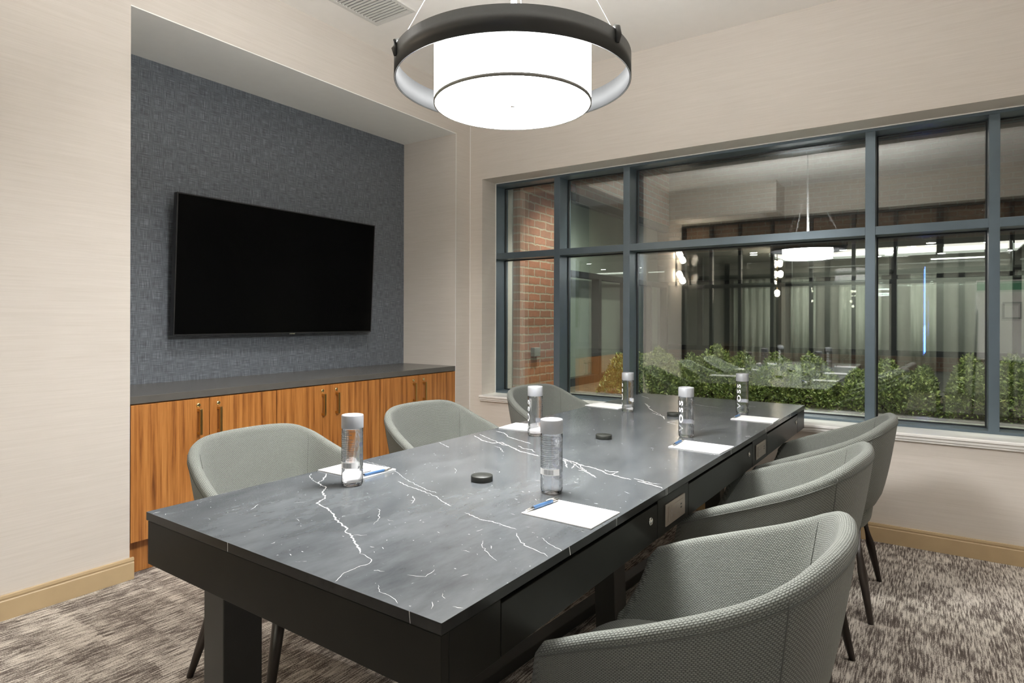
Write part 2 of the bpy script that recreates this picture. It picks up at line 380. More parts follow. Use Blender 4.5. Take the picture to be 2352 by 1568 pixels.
for k, (a, b) in enumerate(cl):
    curtain('pale sheer curtain in the lobby mirrored in the window glass, %s of five' % ['leftmost', 'second from left', 'middle', 'fourth from left', 'rightmost'][k], a, b, LB + .12, .02, 2.1, 'sheer curtains in the lobby')
struct(boxes('trim_lobby', [(-1.5, 7, LB, LB + .05, 2.12, 2.2)] + [(x, x + .09, LB, LB + .05, 0, 2.45) for x in (-.4, .62, 1.5, 2.6, 3.6, 5.2)], 'darkframe'))

# ------------------------------------------------------------ niche: three cabinet units and the worktop
unit_y = [(-2.655, -2.26, -1.85), (-1.85, -1.456, -1.022), (-1.022, -.622, -.190)]
for k, (a, mid, b) in enumerate(unit_y):
    c = thing('cabinet', ['teak two-door cabinet beside the left wall corner, behind the nearest left chair',
                          'teak two-door cabinet in the middle of the run, below the television',
                          'teak two-door cabinet at the end of the run nearest the window'][k], 'cabinet', (-.3, (a + b) / 2, 0), 0, 'cabinets under the television')
    cy = (a + b) / 2
    bx('body', (-.275, .277, a - cy + .001, b - cy - .001, .168, .8405), 'wood', c)
    bx('plinth', (-.275, .235, a - cy + .001, b - cy - .001, 0, .167), 'wood', c)
    for (d0, d1, hy) in ((a, mid, mid - .062), (mid, b, mid + .048)):
        bm = bmesh.new(); box(bm, .279, .30, d0 - cy + .0015, d1 - cy - .0015, .170, .8365); d = obj('door', bm, 'wood', c, bevel=.0012)
        y = hy - cy
        bm = bmesh.new(); box(bm, .323, .334, y - .007, y + .007, .648, .784); box(bm, .3002, .325, y - .006, y + .006, .770, .784); box(bm, .3002, .325, y - .006, y + .006, .648, .662)
        obj('handle', bm, 'brass', d, bevel=.0015)
        bm = bmesh.new(); lathe(bm, [(0, 0), (.0115, 0), (.0115, .004), (.009, .007), (.003, .0075), (0, .006)], 20)
        bmesh.ops.transform(bm, matrix=Matrix.Translation((.3003, y, .803)) @ Matrix.Rotation(PI / 2, 4, 'Y'), verts=bm.verts); obj('lock', bm, 'polished', d)
tag(bx('worktop', (-.581, .0, -2.6575, -.1885, .8425, .880), 'counter', bevel=.0015), 'continuous dark grey stone worktop on the teak cabinets in the niche', 'worktop')

# television, tilted slightly forward
tv = thing('television', 'large flat black television mounted on the charcoal fabric wall', 'television', (-.50, -1.419, 1.158)); tv.rotation_euler = (0, .052, 0)
bm = bmesh.new(); box(bm, -.040, -.004, -.779, .779, 0, .847); obj('housing', bm, 'tvframe', tv, bevel=.004)
bm = bmesh.new(); box(bm, -.0045, 0, -.779, -.772, 0, .847); box(bm, -.0045, 0, .772, .779, 0, .847); box(bm, -.0045, 0, -.772, .772, 0, .008); box(bm, -.0045, 0, -.772, .772, .840, .847)
obj('bezel', bm, 'chrome' if False else 'tvframe', tv)
bx('screen', (-.0042, -.0012, -.772, .772, .008, .840), 'screen', tv)
bx('badge', (-.006, .0012, .02, .065, -.006, .002), 'chrome', tv, .0005)
bm = bmesh.new(); box(bm, -.078, -.041, -.25, .25, .25, .60); obj('wall_mount', bm, 'tvframe', tv)
bx('rear_housing', (-.064, -.0405, -.60, .60, .06, .50), 'tvframe', tv, .006)

# ------------------------------------------------------------ ceiling grille
vt = thing('ceiling_vent', 'white slatted air vent set in the ceiling above the niche wall', 'vent', (.425, -1.62, ZC))
boxes('frame', [(-.168, -.142, -.33, .32, -.010, 0), (.142, .168, -.33, .32, -.010, 0), (-.142, .142, -.33, -.304, -.010, 0), (-.142, .142, .294, .32, -.010, 0)], 'grille', vt, .002)
bx('backing', (-.142, .142, -.304, .294, -.002, 0), 'grilledark', vt)
bm = bmesh.new()
for k in range(24):
    y = -.300 + k * .025; box(bm, -.141, .141, y + .002, y + .015, -.010, -.0045)
obj('slats', bm, 'grille', vt)

# ------------------------------------------------------------ pendant lamp
PX, PY = CAM.x + Fv.x * 1.95, CAM.y + Fv.y * 1.95
pl = thing('pendant_lamp', 'large drum pendant lamp with a graphite outer band hanging above the table', 'lamp', (PX, PY, 1.934))
bm = bmesh.new(); lathe(bm, [(.2445, .004), (.246, .004), (.246, .186), (.2445, .186)], 96, close=True); obj('shade', bm, 'shade', pl)
bm = bmesh.new(); lathe(bm, [(0, .0), (.243, .0), (.243, .0035), (0, .0035)], 96); obj('diffuser', bm, 'diffuser', pl)
bm = bmesh.new(); lathe(bm, [(.2435, -.0015), (.2475, -.0015), (.2475, .0075), (.2435, .0075)], 96, close=True); obj('shade_trim', bm, 'trimring', pl)
bm = bmesh.new(); lathe(bm, [(.2435, .184), (.2475, .184), (.2475, .190), (.2435, .190)], 96, close=True); obj('shade_trim', bm, 'trimring', pl)
bm = bmesh.new(); lathe(bm, [(0, .185), (.243, .185), (.243, .1865), (0, .1865)], 64); obj('top_diffuser', bm, 'diffuser', pl)
bm = bmesh.new(); lathe(bm, [(0, -.006), (.006, -.005), (.007, -.001), (0, .0)], 16); obj('finial', bm, 'chrome', pl)
bm = bmesh.new(); lathe(bm, [(.365, .064), (.368, .063), (.368, .135), (.365, .134)], 128, close=True); bd = obj('outer_band', bm, 'band', pl)
bm = bmesh.new(); lathe(bm, [(.3625, .0645), (.3648, .0645), (.3648, .1335), (.3625, .1335)], 128, close=True); obj('band_lining', bm, 'bandin', bd)
fwd = math.atan2(Fv.y, Fv.x) - PI / 2
for k, a in enumerate((-38, 202, 82)):
    t_ = math.radians(a) + fwd; c_, s_ = math.cos(t_), math.sin(t_)
    bm = bmesh.new(); tube(bm, [(.363 * c_, .363 * s_, .125), (.0 * c_, .0 * s_, .826)], .0009, 6); obj('cable', bm, 'cord', pl)
    bm = bmesh.new(); tube(bm, [(.370 * c_, .370 * s_, .098), (.374 * c_, .374 * s_, .118), (.370 * c_, .370 * s_, .140), (.360 * c_, .360 * s_, .146)], [.006, .009, .009, .006], 10); obj('cable_clamp', bm, 'band', pl)
bm = bmesh.new()
for a in (0, 120, 240): tube(bm, [(0, 0, .1895), (.244 * math.cos(math.radians(a)), .244 * math.sin(math.radians(a)), .1895)], .003, 6)
obj('spider', bm, 'cord', pl)
bm = bmesh.new(); tube(bm, [(0, 0, .187), (0, 0, 1.19)], .006, 12); tube(bm, [(0.014, 0, .187), (0.004, 0, 1.19)], .002, 8); obj('stem', bm, 'cord', pl)
bm = bmesh.new(); lathe(bm, [(0, 1.185), (.062, 1.185), (.066, 1.190), (.066, 1.2135), (0, 1.2135)], 40); obj('ceiling_canopy', bm, 'white', pl)

# ------------------------------------------------------------ fill downlights added in the ceiling, out of view, to brighten the room
FILL_DLS = [(3.95, -2.35), (3.95, -.95), (.80, -2.45), (.75, -1.42)]
for k, (x, y) in enumerate(FILL_DLS):
    d = thing('downlight', ['recessed ceiling downlight above the right aisle, farther from the window', 'recessed ceiling downlight above the right aisle, nearer the window', 'recessed ceiling downlight above the left aisle, nearer the camera', 'recessed ceiling downlight above the left aisle, nearer the window'][k], 'ceiling light', (x, y, ZC), 0, 'recessed downlights of the meeting room')
    bm = bmesh.new(); lathe(bm, [(.050, 0), (.062, 0), (.064, -.004), (.050, -.006)], 40, close=True); obj('trim_ring', bm, 'white', d)
    bm = bmesh.new(); lathe(bm, [(0, -.002), (.0495, -.002), (.0495, -.0005), (0, -.0005)], 32); obj('lens', bm, 'downlight', d)  # lens of the added fill downlight
    l = bpy.data.lights.new('downlight_beam', 'SPOT'); l.energy = FILL_POWER; l.color = (1, .985, .96); l.spot_size = math.radians(105); l.spot_blend = .7; l.shadow_soft_size = .045
    lo = bpy.data.objects.new('beam', l); COL.objects.link(lo); lo.parent = d; lo.location = (0, 0, -.012)

# soffit box with its grille, on the reflected end wall
struct(bx('wall_bulkhead', (0.001, 1.48, YB + .001, -4.10, 2.74, ZC - .001), 'wallpaper'))
v2 = thing('ceiling_vent', 'white rectangular vent under the bulkhead, seen only mirrored in the window glass', 'vent', (.72, -4.36, 2.74))
boxes('frame', [(-.56, .56, -.17, -.14, -.008, 0), (-.56, .56, .14, .17, -.008, 0), (-.56, -.53, -.14, .14, -.008, 0), (.53, .56, -.14, .14, -.008, 0)], 'grille', v2, .001)
bx('panel', (-.53, .53, -.14, .14, -.004, 0), 'ceiling', v2)

# globe sconce on the left wall
sc_ = thing('wall_sconce', 'warm globe wall sconce on a dark bar, mirrored in the centre window pane', 'lamp', (0, -4.38, 2.06))
bx('bar', (0, .02, -.022, .022, -.30, .30), 'band', sc_, .003)
for k, (dx, dy, dz) in enumerate([(.075, .05, .20), (.085, -.05, .12), (.075, .05, -.11), (.085, -.05, -.19)]):
    bm = bmesh.new(); bmesh.ops.create_icosphere(bm, subdivisions=3, radius=.045); bmesh.ops.translate(bm, vec=(dx, dy, dz), verts=bm.verts); g = obj('globe', bm, 'globe', sc_, smooth=True)
    bm = bmesh.new(); tube(bm, [(.01, 0, dz), (dx - .03, dy * .7, dz)], .008, 8); obj('globe_arm', bm, 'brassdark', sc_)
# blue glow strip added for the camera LED's mirrored flare; flip chart beside it
lt = thing('led_tube', 'thin upright blue light tube mirrored in the right-hand window pane', 'lamp', (3.14, YB + .0, .86))
bm = bmesh.new(); tube(bm, [(0, .008, 0), (0, .008, .34)], .007, 10); tube(bm, [(0, .008, .34), (0, .008, 1.08)], .003, 10); obj('tube', bm, 'led', lt)
bx('bracket', (-.006, .006, -.019, .002, .02, .06), 'darkframe', lt); bx('bracket', (-.006, .006, -.019, .002, .98, 1.02), 'darkframe', lt)  # brackets added with the flare streak, no real fitting
fc = thing('flip_chart', 'white flip chart with green header, mirrored at the right end of the window', 'flip chart', (3.98, -4.50, 0)); fc.rotation_euler = (0, 0, .12)
bm = bmesh.new(); tube(bm, [(-.36, .10, 0), (-.30, 0, 1.78)], .012, 8); obj('leg', bm, 'darkframe', fc)
bm = bmesh.new(); tube(bm, [(.36, .10, 0), (.30, 0, 1.78)], .012, 8); obj('leg', bm, 'darkframe', fc)
bm = bmesh.new(); tube(bm, [(0, -.10, 0), (0, -.03, 1.75)], .012, 8); obj('leg', bm, 'darkframe', fc)
bx('board', (-.33, .33, .012, .024, .80, 1.74), 'flip', fc, .002)
bx('paper_pad', (-.32, .32, .0255, .033, .83, 1.72), 'flip', fc, .002)
bx('pad_header', (-.32, .32, .0335, .036, 1.62, 1.72), 'greenband', fc)
boxes('printed_notice', [(-.08, .10, .0335, .0345, 1.28, 1.30), (-.08, .10, .0335, .0345, 1.46, 1.48), (-.08, -.06, .0335, .0345, 1.30, 1.46), (.08, .10, .0335, .0345, 1.30, 1.46)], 'ink', fc)
bx('pen_tray', (-.36, .36, .02, .08, .775, .80), 'darkframe', fc, .002)
# lobby lights
RW = ['first', 'second', 'third']; CW = ['leftmost', 'second from left', 'third from left', 'rightmost']
for k, (x, y) in enumerate([(.6, -5.6), (1.9, -5.6), (3.2, -5.6), (4.5, -5.6), (.6, -6.7), (1.9, -6.7), (3.2, -6.7), (4.5, -6.7), (1.2, -7.9), (2.6, -7.9), (4.0, -7.9)]):
    bm = bmesh.new(); lathe(bm, [(0, -.004), (.055, -.004), (.062, 0), (0, 0)], 24)
    o = obj('lobby_downlight', bm, 'fardown'); o.location = (x, y, 2.45)
    tag(o, 'small round lobby ceiling light, %s row behind the partition, %s' % (RW[k // 4], CW[k % 4]), 'ceiling light', 'lobby downlights')
l = bpy.data.lights.new('lobby_light', 'AREA'); l.energy = 26; l.size = 3.5; l.size_y = 1.2; l.shape = 'RECTANGLE'; l.color = (1, .95, .85)
lamp = thing('lobby_panel_light', 'wide flat ceiling light of the lobby behind the partition', 'ceiling light', (2.6, -7.3, 2.45))
bx('panel', (-.5, .5, -.05, .05, -.02, 0), 'panelglow', lamp); lo = bpy.data.objects.new('glow', l); COL.objects.link(lo); lo.parent = lamp; lo.location = (0, 0, -.03)
gc = thing('globe_cluster', 'cluster of warm hanging globes in the lobby, mirrored left of the pendant lamp', 'lamp', (1.05, -6.4, 2.45))
bm = bmesh.new(); tube(bm, [(0, 0, 0), (0, 0, -.78)], .006, 8); obj('stem', bm, 'brassdark', gc)
for dx, dz in ((-.04, -.22), (.05, -.22), (-.03, -.40), (.06, -.40), (-.05, -.56), (.0, -.72)):
    bm = bmesh.new(); bmesh.ops.create_icosphere(bm, subdivisions=3, radius=.045); bmesh.ops.translate(bm, vec=(dx, dx * .6, dz), verts=bm.verts); obj('globe', bm, 'globe', gc, smooth=True)

# ------------------------------------------------------------ conference table
TT = .765; TR = -.0155
tb = thing('conference_table', 'long dark marble-topped conference table with white veins and black drawer apron', 'table', (2.07, -1.732, 0), TR)
VE = [[[[-0.4474,-1.0668],[-0.3981,-1.1161],[-0.3761,-1.1536],[-0.3137,-1.1721],[-0.2824,-1.2096],[-0.2309,-1.2404],[-0.2087,-1.2881],[-0.1512,-1.2971],[-0.1018,-1.3189],[-0.0532,-1.3466],[-0.0147,-1.3613],[0.017,-1.3711],[0.0269,-1.3876],[0.0521,-1.3926],[0.09,-1.4168],[0.1349,-1.4399],[0.1611,-1.4602]],0.0035],[[[0.1611,-1.4602],[0.184,-1.4627],[0.2085,-1.4697],[0.2186,-1.4862],[0.2133,-1.5128],[0.2137,-1.5457],[0.2257,-1.5689],[0.2338,-1.5885]],0.0016],[[[-0.4858,-1.0944],[-0.4612,-1.1198],[-0.403,-1.1466],[-0.3521,-1.1621]],0.0015],[[[0.0621,-1.393],[0.0787,-1.3856],[0.088,-1.3745]],0.001],[[[-0.4725,-0.8784],[-0.4103,-0.8845],[-0.3504,-0.8903],[-0.271,-0.9255],[-0.197,-0.9665],[-0.1209,-0.9966],[-0.0527,-1.0217],[-0.0074,-1.0245]],0.0012],[[[-0.1965,-0.9986],[-0.1479,-1.0159],[-0.1084,-1.0252],[-0.0548,-1.035],[0.0028,-1.0513],[0.0646,-1.0825],[0.1025,-1.0961]],0.002],[[[0.1655,-1.1187],[0.195,-1.1253],[0.2281,-1.1372],[0.2644,-1.1321],[0.2973,-1.1388],[0.3451,-1.1451]],0.0022],[[[0.3595,-1.1659],[0.3935,-1.2006],[0.4226,-1.2216],[0.4447,-1.226],[0.4631,-1.2325],[0.4783,-1.2345],[0.5027,-1.2482]],0.0018],[[[0.423,-1.158],[0.4439,-1.1718],[0.472,-1.1864],[0.4963,-1.1958],[0.5086,-1.2129]],0.0012],[[[-0.4697,-0.2848],[-0.3712,-0.3477],[-0.311,-0.365],[-0.2875,-0.3342],[-0.2253,-0.3704],[-0.1935,-0.3906],[-0.1325,-0.4293],[-0.083,-0.4411],[-0.0308,-0.4531]],0.005],[[[-0.4689,-0.2475],[-0.3813,-0.2969],[-0.3344,-0.3212],[-0.2534,-0.3686],[-0.2153,-0.3719]],0.003],[[[-0.4581,-0.1414],[-0.4052,-0.1585],[-0.329,-0.2241],[-0.2763,-0.2456],[-0.2233,-0.2694],[-0.1784,-0.2831]],0.0035],[[[-0.1959,-0.3492],[-0.1491,-0.3797],[-0.1167,-0.3772],[-0.0785,-0.4104]],0.003],[[[-0.2724,-0.4043],[-0.2341,-0.4198],[-0.1738,-0.4789]],0.0018],[[[-0.4977,-0.4766],[-0.443,-0.5052],[-0.4003,-0.5268]],0.002],[[[0.0553,-0.4383],[0.0861,-0.4562],[0.1122,-0.4609],[0.1361,-0.4744],[0.1721,-0.4932],[0.1988,-0.4958],[0.2254,-0.5052],[0.2539,-0.5194],[0.2844,-0.5445],[0.3021,-0.5449],[0.3307,-0.5565],[0.3565,-0.5632],[0.3771,-0.5669]],0.0055],[[[0.062,-0.4496],[0.0973,-0.487],[0.1381,-0.5465]],0.004],[[[0.1338,-0.4761],[0.1446,-0.5129],[0.1552,-0.5485]],0.003],[[[0.1842,-0.5556],[0.2025,-0.5494],[0.2267,-0.566],[0.2594,-0.5884],[0.2702,-0.6062]],0.004],[[[0.1384,-0.4727],[0.1766,-0.5189],[0.2118,-0.5496]],0.003],[[[0.253,-0.4994],[0.2766,-0.5167],[0.3008,-0.4993],[0.2999,-0.5464]],0.004],[[[0.3993,-0.5713],[0.4264,-0.5783],[0.4529,-0.5852],[0.4803,-0.5958],[0.5071,-0.6134]],0.0055],[[[0.3763,-0.5469],[0.4132,-0.5613],[0.4464,-0.5692],[0.474,-0.565]],0.003],[[[0.0658,-0.4561],[0.108,-0.4711],[0.2147,-0.5617],[0.279,-0.6083]],0.002],[[[-0.4465,1.4349],[-0.3979,1.3831],[-0.3518,1.3324]],0.004],[[[-0.2793,1.0959],[-0.2451,1.0489],[-0.1965,0.9661]],0.005],[[[-0.1873,0.9161],[-0.1614,0.8979],[-0.1228,0.8363]],0.005],[[[-0.1061,0.7793],[-0.0652,0.7422],[-0.037,0.714],[-0.0126,0.6999],[0.0292,0.6081]],0.005],[[[0.0709,0.5306],[0.0989,0.5861]],0.004],[[[0.0709,0.5306],[0.1264,0.4956]],0.004],[[[-0.0388,-1.2266],[-0.0213,-1.2333],[0.0301,-1.2871],[0.0468,-1.3174]],0.001],[[[-0.0478,-1.0874],[-0.0247,-1.1039],[-0.0007,-1.1395]],0.0022],[[[-0.166,-0.7738],[-0.1421,-0.7878],[-0.1129,-0.8269]],0.0012],[[[-0.2999,-1.4227],[-0.3261,-1.3823]],0.0012],[[[-0.472,-1.5831],[-0.4725,-1.5649]],0.003],[[[-0.26,-1.3207],[-0.2431,-1.292]],0.001],[[[0.3199,-1.4809],[0.3387,-1.4749],[0.355,-1.4665],[0.3519,-1.4474],[0.3457,-1.4299]],0.0009],[[[0.326,-1.2487],[0.3451,-1.2768],[0.373,-1.2966],[0.4207,-1.3247]],0.001],[[[0.4368,-1.5376],[0.4476,-1.5471],[0.4543,-1.5591]],0.0012],[[[0.3091,-1.5449],[0.3311,-1.5629],[0.3613,-1.5645],[0.393,-1.5773]],0.0009],[[[-0.2881,1.1122],[-0.1575,0.8803],[-0.0528,0.7506],[0.0126,0.6473]],0.003],[[[0.1506,1.4327],[0.221,1.366],[0.2889,1.3401]],0.002],[[[-0.0735,1.2689],[0.0361,1.2025],[0.1259,1.1846]],0.0015]]
rv = random.Random(5)
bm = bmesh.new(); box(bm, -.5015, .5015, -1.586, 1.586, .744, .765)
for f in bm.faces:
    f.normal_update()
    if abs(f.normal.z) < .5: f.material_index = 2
def ribbon(pts, w, z=.7652, jag=.6):
    P = []
    for (a, b) in zip(pts[:-1], pts[1:]):
        A, B = Vector(a), Vector(b); L = (B - A).length; n = max(2, int(L / .007)); d = (B - A) / max(L, 1e-6); nn = Vector((-d.y, d.x))
        for k in range(n): P.append(A + (B - A) * (k / n) + nn * (rv.uniform(-1, 1) * min(.0045, L * .3) * jag if k else 0))
    P.append(Vector(pts[-1])); P = [p for p in P if abs(p.x) < .501 and abs(p.y) < 1.585]
    if len(P) < 2: return
    prev = None
    for i, p in enumerate(P):
        d = (P[min(i + 1, len(P) - 1)] - P[max(i - 1, 0)]).normalized(); nn = Vector((-d.y, d.x))
        e = min(1, (i + .3) / 2, (len(P) - 1 - i + .3) / 2); ww = w * .5 * e * rv.uniform(.35, 1.25)
        q = (bm.verts.new((p.x + nn.x * ww, p.y + nn.y * ww, z)), bm.verts.new((p.x - nn.x * ww, p.y - nn.y * ww, z)))
        if prev: f = bm.faces.new((prev[0], prev[1], q[1], q[0])); f.material_index = 1
        prev = q
for pts, wd in VE: ribbon([tuple(p) for p in pts], wd)
for k in range(520):
    x, y = rv.uniform(-.49, .49), rv.uniform(-1.57, 1.57); a = math.radians(-20 + rv.gauss(0, 34)); L = rv.choice([.003, .004, .006, .01, .018]) * rv.uniform(.6, 1.5)
    q = [(x, y)]
    for j in range(2): a += rv.gauss(0, .5); q.append((q[-1][0] + L / 2 * math.cos(a), q[-1][1] + L / 2 * math.sin(a)))
    ribbon(q, rv.choice([.0004, .0006, .0009, .0014]), jag=.3)
for k in range(8):
    y = rv.uniform(-1.5, 1.5); a = rv.uniform(-.006, .006); ww = rv.uniform(.0005, .0011)
    quad(bm, [(.5017, y - ww, .765), (.5017, y + ww, .765), (.5017, y + a + ww, .745), (.5017, y + a - ww, .745)], 1)
for k in range(2):
    x = rv.uniform(-.48, .48); a = rv.uniform(-.006, .006); ww = rv.uniform(.0004, .0009)
    quad(bm, [(x - ww, -1.5862, .765), (x + ww, -1.5862, .765), (x + a + ww, -1.5862, .745), (x + a - ww, -1.5862, .745)], 1)
me = bpy.data.meshes.new('tabletop'); bm.to_mesh(me); bm.free()
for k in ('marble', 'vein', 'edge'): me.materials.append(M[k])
top = bpy.data.objects.new('tabletop', me); COL.objects.link(top); top.parent = tb
b = top.modifiers.new('bevel', 'BEVEL'); b.width = .0011; b.segments = 2; b.limit_method = 'ANGLE'; b.angle_limit = .6
AX, AY, Z0, Z1 = .4985, 1.583, .632, .7415
DR = [(-1.418, -.656), (-.399, .405), (.665, 1.385)]
segs = [(-AY, -1.418), (-.656, -.399), (.405, .665), (1.385, AY)]
boxes('apron', [(-AX, AX, -AY, -AY + .02, Z0, Z1), (-AX, AX, AY - .02, AY, Z0, Z1), (-AX, -AX + .02, -AY + .0201, AY - .0201, Z0, Z1), (AX - .10, AX - .09, -AY + .0201, AY - .0201, Z0, Z1)]
      + [(AX - .02, AX, max(a, -AY + .0201), min(b_, AY - .0201), Z0, Z1) for a, b_ in segs], 'apron', tb, .0012)
boxes('underframe', [(-.42, .40, -1.5, -1.42, .70, .7435), (-.42, .40, -.05, .03, .70, .7435), (-.42, .40, 1.42, 1.5, .70, .7435), (-.30, -.22, -1.42, 1.42, .70, .7435), (.22, .30, -1.42, 1.42, .70, .7435)], 'legm', tb)
def disc(bm, prof, x, y, z, n=24):
    b2 = bmesh.new(); lathe(b2, prof, n); bmesh.ops.transform(b2, matrix=Matrix.Translation((x, y, z)) @ Matrix.Rotation(PI / 2, 4, 'Y'), verts=b2.verts)
    return b2
for (a, b_), ly in zip(DR, (-.71, .348, 1.345)):
    d = bx('drawer', (AX - .022, AX - .0002, a + .0022, b_ - .0022, Z0 + .001, .7325), 'apron', tb, .001)
    obj('drawer_lock', disc(None, [(0, 0), (.0115, 0), (.0115, .002), (.0095, .0038), (.0088, .0025), (.004, .003), (.0038, .0045), (0, .0045)], AX, ly, .697), 'chrome', d)
for a, b_ in ((-.602, -.440), (.457, .628)):
    o = bx('power_outlet', (AX, AX + .004, a, b_, .652, .716), 'plate', tb, .0012); c = (a + b_) / 2
    bx('outlet_insert', (AX + .004, AX + .0055, a + .022, b_ - .018, .662, .706), 'plate', o, .0006)
    ds = []
    for k in range(4): ds.append((AX + .0055, AX + .0058, a + .040 + k * .0125, a + .0416 + k * .0125, .686, .694))
    for k in range(2): ds.append((AX + .0055, AX + .0058, a + .045 + k * .025, a + .049 + k * .025, .674, .678))
    boxes('socket_slots', ds, 'plate' if False else 'ink', o)
    boxes('usb_ports', [(AX + .0055, AX + .0058, b_ - .045, b_ - .033, .680, .684), (AX + .0055, AX + .0058, b_ - .045, b_ - .033, .690, .694)], 'rubber', o)
bx('leg', (-.232, -.150, -1.581, -1.485, 0, .6995), 'legm', tb, .002)
bm = bmesh.new()
lo_ = [(.135, -.32), (.215, -.32), (.215, -.225), (.135, -.225)]; hi_ = [(.105, -.32), (.185, -.32), (.185, -.225), (.105, -.225)]
A = [bm.verts.new((x, y, 0)) for x, y in lo_]; B = [bm.verts.new((x, y, .6995)) for x, y in hi_]
for k in range(4): bm.faces.new((A[k], A[(k + 1) % 4], B[(k + 1) % 4], B[k]))
bm.faces.new(A[::-1]); bm.faces.new(B); obj('leg', bm, 'legm', tb, .002)
bx('leg', (-.02, .07, 1.40, 1.49, 0, .6995), 'legm', tb, .002)
bm = bmesh.new(); box(bm, -.028, .028, -1.5, 1.42, 0, .045)
bmesh.ops.transform(bm, matrix=Matrix.Translation((-.085, 0, 0)) @ Matrix.Rotation(-.06, 4, 'Z'), verts=bm.verts); obj('floor_rail', bm, 'legm', tb, .002)

# ------------------------------------------------------------ tub chairs
def cr(P, t):
    n = len(P) - 1; i = min(int(t * n), n - 1); f = t * n - i
    p0, p1, p2, p3 = P[max(i - 1, 0)], P[i], P[i + 1], P[min(i + 2, n)]
    return tuple(.5 * ((2 * b) + (-a + c) * f + (2 * a - 5 * b + 4 * c - d) * f * f + (-a + 3 * b - 3 * c + d) * f ** 3) for a, b, c, d in zip(p0, p1, p2, p3))
TOP = [(.245, -.335), (.15, -.334), (.03, -.324), (-.10, -.300), (-.205, -.262), (-.262, -.175), (-.285, 0), (-.262, .175), (-.205, .262), (-.10, .300), (.03, .324), (.15, .334), (.245, .335)]
BOT = [(.325, -.245), (.18, -.252), (.03, -.248), (-.07, -.232), (-.145, -.205), (-.19, -.135), (-.205, 0), (-.19, .135), (-.145, .205), (-.07, .232), (.03, .248), (.18, .252), (.325, .245)]
HT = [.606, .648, .694, .746, .798, .829, .835, .829, .798, .746, .694, .648, .606]
def make_chair():
    root = thing('tub_chair', '', 'chair')
    bm = bmesh.new(); uvl = bm.loops.layers.uv.new('UVMap'); NU = 72; ZB = .40
    prof = []
    NV = 9
    for j in range(NV + 1): prof.append(('o', j / NV))
    for j in range(1, 6): prof.append(('r', j / 6))
    for j in range(NV, -1, -1): prof.append(('i', j / NV))
    for j in range(1, 3): prof.append(('b', j / 3))
    grid = []; L = 0; lastp = None; ul = []
    for i in range(NU + 1):
        t = i / NU; tx, ty = cr(TOP, t); bx_, by_ = cr(BOT, t); ht = cr([(h,) for h in HT], t)[0]
        e = .002; ax, ay = cr(TOP, max(0, t - e)); cx_, cy_ = cr(TOP, min(1, t + e)); d = Vector((cx_ - ax, cy_ - ay)).normalized(); nin = Vector((-d.y, d.x))
        if nin.dot(Vector((tx, ty))) > 0 and abs(tx) + abs(ty) > .01: nin = -nin if nin.dot(Vector((-tx - .02, -ty))) < 0 else nin
        if lastp is not None: L += (Vector((tx, ty)) - lastp).length
        lastp = Vector((tx, ty)); ul.append(L)
        zb = ZB + .05 * max(0, min(1, (-bx_ - .05) / .13)); th = .038; row = []
        for kind, v in prof:
            s = v ** .62; base = Vector((bx_, by_)).lerp(Vector((tx, ty)), s); z = zb + (ht - .018 - zb) * v
            if kind == 'o': row.append((base.x, base.y, z))
            elif kind == 'i': p = base + nin * (th + .012 * (1 - v)); row.append((p.x, p.y, z))
            elif kind == 'r':
                a = PI * v; p = Vector((tx, ty)) + nin * (th / 2) * (1 - math.cos(a)); row.append((p.x, p.y, ht - .018 + .018 * math.sin(a)))
            else: p = Vector((bx_, by_)) + nin * (th + .012) * (1 - v); row.append((p.x, p.y, zb - .008 * math.sin(PI * v)))
        grid.append([bm.verts.new(p) for p in row])
    npf = len(prof); vv = [0]
    for j in range(npf): vv.append(vv[-1] + (grid[36][j].co - grid[36][(j + 1) % npf].co).length)
    for i in range(NU):
        for j in range(npf):
            k = (j + 1) % npf; f = bm.faces.new((grid[i][j], grid[i + 1][j], grid[i + 1][k], grid[i][k])); f.smooth = True
            for lp, uv in zip(f.loops, ((ul[i], vv[j]), (ul[i + 1], vv[j]), (ul[i + 1], vv[j + 1]), (ul[i], vv[j + 1]))): lp[uvl].uv = uv
    # rounded arm tips: fan with pushed centre loop
    for g, sgn in ((grid[0], 1), (grid[-1], 1)):
        inner = []
        c = sum((v.co for v in g), Vector()) / len(g)
        for v in g: q = v.co.lerp(c, .30); q.x += .014; inner.append(bm.verts.new(q))
        for j in range(npf):
            k = (j + 1) % npf; f = bm.faces.new((g[j], g[k], inner[k], inner[j])); f.smooth = True
            for lp in f.loops: lp[uvl].uv = (lp.vert.co.y, lp.vert.co.z)
        f = bm.faces.new(inner); f.smooth = True
        for lp in f.loops: lp[uvl].uv = (lp.vert.co.y, lp.vert.co.z)
    shell = obj('shell', bm, 'fabric', root)
    # piping along the outer rim edge and the two panel seams
    def outer(t, v, off=.0):
        tx, ty = cr(TOP, t); bx_, by_ = cr(BOT, t); ht = cr([(h,) for h in HT], t)[0]; zb = ZB + .05 * max(0, min(1, (-bx_ - .05) / .13))
        b_ = Vector((bx_, by_)).lerp(Vector((tx, ty)), v ** .62); nrm = Vector((b_.x + .0, b_.y)).normalized() * off
        return (b_.x + nrm.x, b_.y + nrm.y, zb + (ht - .018 - zb) * v)
    bm = bmesh.new(); tube(bm, [outer(.004 + .992 * i / 90, .965, .0004) for i in range(91)], .0018, 6); obj('piping', bm, 'piping', shell)
